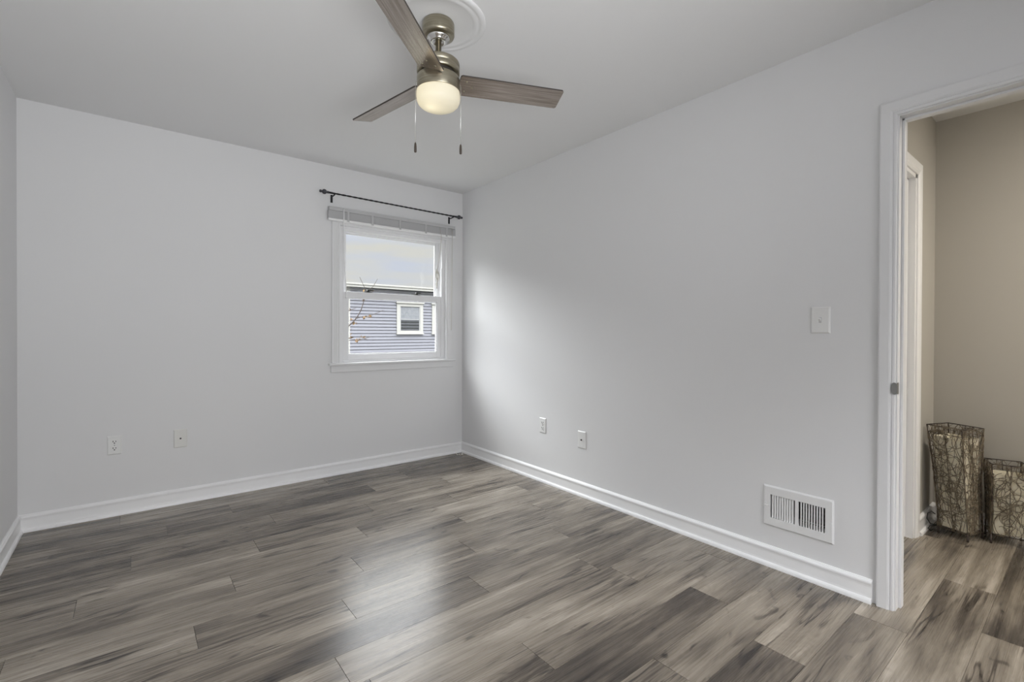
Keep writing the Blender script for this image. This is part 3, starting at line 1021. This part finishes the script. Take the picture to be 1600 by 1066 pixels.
# ------------------------------------------------------------------ debris in the far corner
rnd = random.Random(4)
for i, (x, y, s_) in enumerate(((-0.090, -0.045, 0.0085), (-0.062, -0.100, 0.010), (-0.105, -0.085, 0.006), (-0.078, -0.075, 0.005))):
    mb = MB()
    pr = [(0, 0), (s_ * 0.8, 0), (s_, s_ * 0.4), (s_ * 0.7, s_ * 0.9), (s_ * 0.25, s_ * 1.25), (0, s_ * 1.3)]
    mb.lathe(pr, (x, y, 0), 6, smooth=False)
    mb.v = [(a + rnd.uniform(-1, 1) * s_ * 0.2, b_ + rnd.uniform(-1, 1) * s_ * 0.2, max(0, c + rnd.uniform(-1, 1) * s_ * 0.12) if c > 1e-4 else 0.0) for a, b_, c in mb.v]
    o = mb.build('plaster_crumb', M_CRUMB, origin=(x, y, 0))
    tag(o, 'tiny white plaster crumb on the floor in the far corner', 'debris', 'crumbs in the far corner')


# ------------------------------------------------------------------ woven twig lamps in the hall
def quad_corners(cx, cy, z, rad, ang):
    return [Vector((cx + rad * math.cos(ang + k * PI / 2), cy + rad * math.sin(ang + k * PI / 2), z)) for k in range(4)]


def twig_lamp(label, c, z0, z1, rb, rm, rt_, ang0, ang1, seed, loops, liner_top, waist=0.55, tilt=0.0):
    rnd = random.Random(seed)
    cx, cy = c
    root = thing('twig_lamp', (cx, cy, 0), label, 'floor lamp', 'woven twig lamps in the hall')
    Hh = z1 - z0

    def rad(s_):
        # flared rim and base, narrow waist
        return rb + (rt_ - rb) * s_ ** 1.5 - rm * math.sin(PI * s_)

    def corner(k, s_):
        an = ang0 + (ang1 - ang0) * s_ + (k % 4) * PI / 2
        r_ = rad(s_)
        return Vector((cx + r_ * math.cos(an), cy + tilt * (1 - s_) + r_ * math.sin(an), z0 + Hh * s_))

    def face(k, u, s_, out=0.0):
        a, b_ = corner(k, s_), corner(k + 1, s_)
        p = a.lerp(b_, u)
        mid = (a + b_) / 2 - Vector((cx, cy + tilt * (1 - s_), a.z))
        mid.z = 0
        return p + mid.normalized() * out

    fr_ = MB()
    for k in range(4):
        fr_.tube([corner(k, s_ / 12) for s_ in range(13)], 0.0028, 6)
        fr_.tube([corner(k, 1.0), corner(k + 1, 1.0)], 0.0026, 6)
        fr_.tube([corner(k, 0.93), corner(k + 1, 0.93)], 0.0014, 5)
        fr_.tube([corner(k, 0.0), corner(k + 1, 0.0)], 0.0028, 6)
        fr_.tube([face(k, 0.5, s_ / 12) for s_ in range(13)], 0.0016, 5)
        fr_.tube([face(k, 0.0, 0.47), face(k, 1.0, 0.47)], 0.0012, 5)
    fr_.build('wire_frame', M_FEET, root)
    # rambling twigs
    tw_ = MB()
    for k in range(4):
        for _ in range(loops):
            u0_, s0_ = rnd.uniform(0.08, 0.92), rnd.uniform(0.02, 0.97)
            ru = rnd.uniform(0.12, 0.42)
            fw_ = (corner(k, s0_) - corner(k + 1, s0_)).length
            rs = ru * fw_ / Hh * rnd.uniform(0.8, 1.7)
            a0 = rnd.uniform(0, 2 * PI)
            span = rnd.uniform(1.6, 5.6)
            tl = rnd.uniform(-0.6, 0.6)
            pts = []
            nn = 12
            for j in range(nn + 1):
                a = a0 + span * j / nn
                du, ds = math.cos(a) * ru, math.sin(a) * rs
                u = u0_ + du + tl * ds
                s_ = s0_ + ds
                u = min(1.02, max(-0.02, u))
                s_ = min(1.0, max(0.0, s_))
                pts.append(face(k, u, s_, rnd.uniform(-0.001, 0.004)))
            tw_.tube(pts, rnd.uniform(0.0011, 0.0021), 4, cap=False)
        # stray long strands
        for _ in range(loops // 6):
            u = rnd.uniform(0.05, 0.95)
            pts = []
            for j in range(15):
                u = min(1, max(0, u + rnd.uniform(-0.13, 0.13)))
                pts.append(face(k, u, j / 14, rnd.uniform(0, 0.004)))
            tw_.tube(pts, 0.0012, 4, cap=False)
    tw_.build('twig_weave', M_TWIG, root)
    # cream liner inside
    ln = MB()
    ns = 14
    v, f = [], []
    ins = 0.86
    for i in range(ns + 1):
        s_ = 0.015 + (liner_top - 0.015) * i / ns
        for k in range(4):
            p = corner(k, s_)
            ax = Vector((cx, cy + tilt * (1 - s_), p.z))
            v.append(ax + (p - ax) * ins)
    for i in range(ns):
        for k in range(4):
            k2 = (k + 1) % 4
            f.append((i * 4 + k, i * 4 + k2, i * 4 + 4 + k2, i * 4 + 4 + k))
    f.append((3, 2, 1, 0))
    ln.add(v, f)
    lo = ln.build('fabric_liner', M_LINER, root)
    sd = lo.modifiers.new('thick', 'SOLIDIFY')
    sd.thickness = 0.003
    for k in range(4):
        p = corner(k, 0.0)
        MB().tube([(p.x, p.y, p.z + 0.003), (p.x, p.y, 0.006), (p.x, p.y, 0.0)], [0.005, 0.0045, 0.006], 8).build('foot', M_FEET, root)
    return root, corner


la, ca = twig_lamp('tall twisted twig lamp with cream liner on the hall floor beside the white door casing', (1.205, -3.279), 0.035, 0.612, 0.096, 0.004, 0.122,
                   R(207), R(202), 7, 78, 0.90, tilt=-0.026)
cb = MB()
cb.tube([(1.165, -3.205, 0.10), (1.150, -3.192, 0.115), (1.135, -3.178, 0.105), (1.125, -3.176, 0.075), (1.14, -3.19, 0.045), (1.18, -3.215, 0.035)], 0.003, 6)
cb.tube([(1.18, -3.215, 0.035), (1.14, -3.188, 0.034), (1.12, -3.183, 0.022), (1.135, -3.192, 0.008), (1.20, -3.20, 0.004)], 0.003, 6)
cb.build('power_cord', M_BLACKCORD, la)
lb, cb2 = twig_lamp('shorter twig lamp with cream liner, right of the tall one on the hall floor', (1.290, -3.478), 0.048, 0.432, 0.099, 0.004, 0.107,
                    R(150), R(154), 21, 46, 0.86)

# ------------------------------------------------------------------ outside: neighbour's house, tree, lawn
K = 1.51
HYF = 11.0


def hx(x6):
    return -2.4437 + (x6 + 2.4437) * K


def hz(z6):
    return 1.1435 + (z6 - 1.1435) * K


GZ = -0.7
struct(MB().box((-30, 0.4, GZ - 0.1), (40, 45, GZ)).build('ground', M_GRASS))
hs = thing('neighbour_house', (7.0, HYF, GZ), 'grey clapboard house with white fascia seen through the window', 'house')
HL, HR = hx(1.03), 13.0
ZT_ = hz(2.03)
sd_ = MB()
z = GZ
EXP = 0.104
prof = [(0.0, GZ)]
while z < ZT_ + 0.1:
    prof += [(0.036, z), (0.020, z + EXP - 0.022), (0.0, z + EXP - 0.016)]
    z += EXP
prof.append((0.0, z))
holes = []
sd_.prism([(-a, b_) for a, b_ in prof], lambda a, b_, t: (t, HYF + a, b_), HL, HR)
sd_.box((HL, HYF, GZ), (HR, HYF + 7, z))
sd_.build('siding', M_SIDING, hs)
MB().box((HL - 0.03, HYF - 0.035, GZ), (hx(1.085), HYF + 0.10, ZT_ + 0.05)).build('corner_board', M_HTRIM, hs)
ev = MB()
ev.box((HL - 0.5, HYF - 0.17, hz(2.052)), (HR + 0.4, HYF - 0.10, hz(2.130)))
ev.box((HL - 0.5, HYF - 0.20, hz(2.105)), (HR + 0.4, HYF - 0.10, hz(2.140)))
ev.build('gutter', M_HTRIM, hs)
MB().box((HL - 0.5, HYF - 0.12, hz(2.06)), (HR + 0.4, HYF + 0.02, hz(2.075))).build('soffit', M_HTRIM, hs)
rf = MB().prism([(-0.14, hz(2.115)), (3.6, hz(2.115) + 0.34), (7.4, hz(2.115)), (7.4, hz(2.08)), (-0.14, hz(2.08))], lambda a, b_, t: (t, HYF + a, b_), HL - 0.5, HR + 0.4)
rf.build('roof', M_ROOF, hs)


def house_window(x0, x1, z0, z1, zs):
    wf = MB()
    bw = 0.115
    for a in ((x0, x0 + bw, z0, z1), (x1 - bw, x1, z0, z1), (x0 + bw, x1 - bw, z1 - bw, z1), (x0 + bw, x1 - bw, z0, z0 + 0.09)):
        wf.box((a[0], HYF - 0.06, a[2]), (a[1], HYF - 0.005, a[3]))
    wf.box((x0 - 0.03, HYF - 0.10, z1 - 0.01), (x1 + 0.03, HYF - 0.005, z1 + 0.045))
    wf.box((x0 - 0.02, HYF - 0.09, z0 - 0.035), (x1 + 0.02, HYF - 0.005, z0))
    o = wf.build('house_window', M_HTRIM, hs)
    i0, i1 = x0 + bw, x1 - bw
    sf = MB()
    sf.box((i0, HYF - 0.045, zs - 0.012), (i1, HYF - 0.022, zs + 0.012))
    for a in ((i0, i0 + 0.03), (i1 - 0.03, i1)):
        sf.box((a[0], HYF - 0.045, z0 + 0.09), (a[1], HYF - 0.022, z1 - bw))
    sf.build('house_sash', M_HWHITE, o)
    MB().box((i0 + 0.03, HYF - 0.034, z0 + 0.09), (i1 - 0.03, HYF - 0.024, zs - 0.012)).build('house_pane', M_HGLASS, o)
    MB().box((i0 + 0.03, HYF - 0.034, zs + 0.012), (i1 - 0.03, HYF - 0.024, z1 - bw)).build('window_shade', M_HBLIND, o)


house_window(hx(2.12), hx(2.765), hz(1.09), hz(1.765), hz(1.40))
house_window(hx(2.996), hx(3.64), hz(1.09), hz(1.765), hz(1.40))
cbm = MB()
for dz0, dz1, yy in ((0.0, -0.045, 0.0), (-0.06, -0.06, 0.02)):
    pts = []
    for i in range(21):
        s_ = i / 20
        pts.append((HL - 0.2 + (HR - HL) * s_, HYF - 0.22 - yy, hz(2.02) + dz0 + (dz1 - dz0) * s_ - 0.05 * math.sin(PI * s_)))
    cbm.tube(pts, 0.012, 6)
cbm.build('eaves_cable', M_WIRE, hs)

# tree with a bare branch carrying a few autumn leaves
ty = 4.0


def px(u, v_, y):
    d = fw + rt * ((u - 800) / F_PX) - up * ((v_ + 10.49 - 533) / F_PX)
    return CAM + d * ((y - CAM.y) / d.y)


tr_root = px(505, 640, ty)
tree = thing('young_tree', (tr_root.x - 0.35, ty, GZ), 'young tree with a few orange leaves on bare twigs outside the window', 'tree')
tx = tr_root.x - 0.35
tm = MB()
tm.tube([(tx, ty, GZ), (tx + 0.01, ty, 0.2), (tx - 0.02, ty + 0.02, 1.2), (tx + 0.02, ty, 2.0), (tx - 0.05, ty, 3.0)], [0.05, 0.045, 0.035, 0.025, 0.01], 8)
tm.build('trunk', M_BARK, tree)


def twig_px(list_px, r_a, r_b, y=ty):
    pts = [px(u, v_, y + dy) for u, v_, dy in list_px]
    n_ = len(pts)
    return pts, [r_a + (r_b - r_a) * i / (n_ - 1) for i in range(n_)]


base = Vector((tx, ty, 0.45))
brs = [
    [(543, 511, 0), (552, 503, 0), (559, 494, 0.02), (564, 485, 0.02), (567, 476, 0), (569, 468, 0), (572, 460, 0)],
    [(556, 498, 0), (566, 495, 0.03), (576, 494, 0.05), (590, 489, 0.08), (600, 484, 0.1)],
    [(543, 532, 0), (552, 531, 0), (560, 531, 0), (570, 529, 0), (580, 526, 0)],
    [(569, 468, 0), (573, 456, 0), (567, 444, 0), (562, 433, 0)],
    [(573, 456, 0), (583, 448, 0), (590, 436, 0)],
    [(540, 487, 0), (548, 485, 0), (556, 481, 0)],
]
bm_ = MB()
for i, b_ in enumerate(brs):
    pts, rr_ = twig_px(b_, 0.011 if i == 0 else 0.0065, 0.0055 if i == 0 else 0.0035)
    if i in (0, 2, 5):
        pts = [Vector((tx, ty, pts[0].z - 0.35)), *pts]
        rr_ = [0.014, *rr_]
    bm_.tube(pts, rr_, 6)
bm_.build('branch', M_BARK, tree)
rnd = random.Random(9)
lf = MB()
spots = [(546, 485, 5), (575, 496, 6), (570, 496, 4), (546, 500, 3), (555, 506, 3), (549, 529, 3), (556, 532, 4), (562, 531, 4), (568, 528, 3), (546, 513, 2), (550, 522, 2), (569, 470, 3), (545, 540, 2), (567, 455, 2), (580, 454, 2)]
for u, v_, n_ in spots:
    for _ in range(n_):
        c = px(u + rnd.uniform(-3.5, 3.5), v_ + rnd.uniform(-2.5, 2.5), ty + rnd.uniform(-0.06, 0.06))
        s_ = rnd.uniform(0.022, 0.036)
        q = Euler((rnd.uniform(0, 6), rnd.uniform(0, 6), rnd.uniform(0, 6))).to_matrix()
        o2 = [(-1, 0, 0), (-0.4, 0.5, 0.12), (0.4, 0.42, 0.12), (1.1, 0, 0), (0.4, -0.42, 0.1), (-0.4, -0.5, 0.12)]
        vv = [c + q @ (Vector(k) * s_) for k in o2]
        vv2 = [p + q @ Vector((0, 0, 0.0006)) for p in vv]
        lf.add(vv + vv2, [(0, 1, 2, 3, 4, 5), (11, 10, 9, 8, 7, 6)] + [(k, (k + 1) % 6, 6 + (k + 1) % 6, 6 + k) for k in range(6)])
lf.build('leaves', M_LEAF, tree)
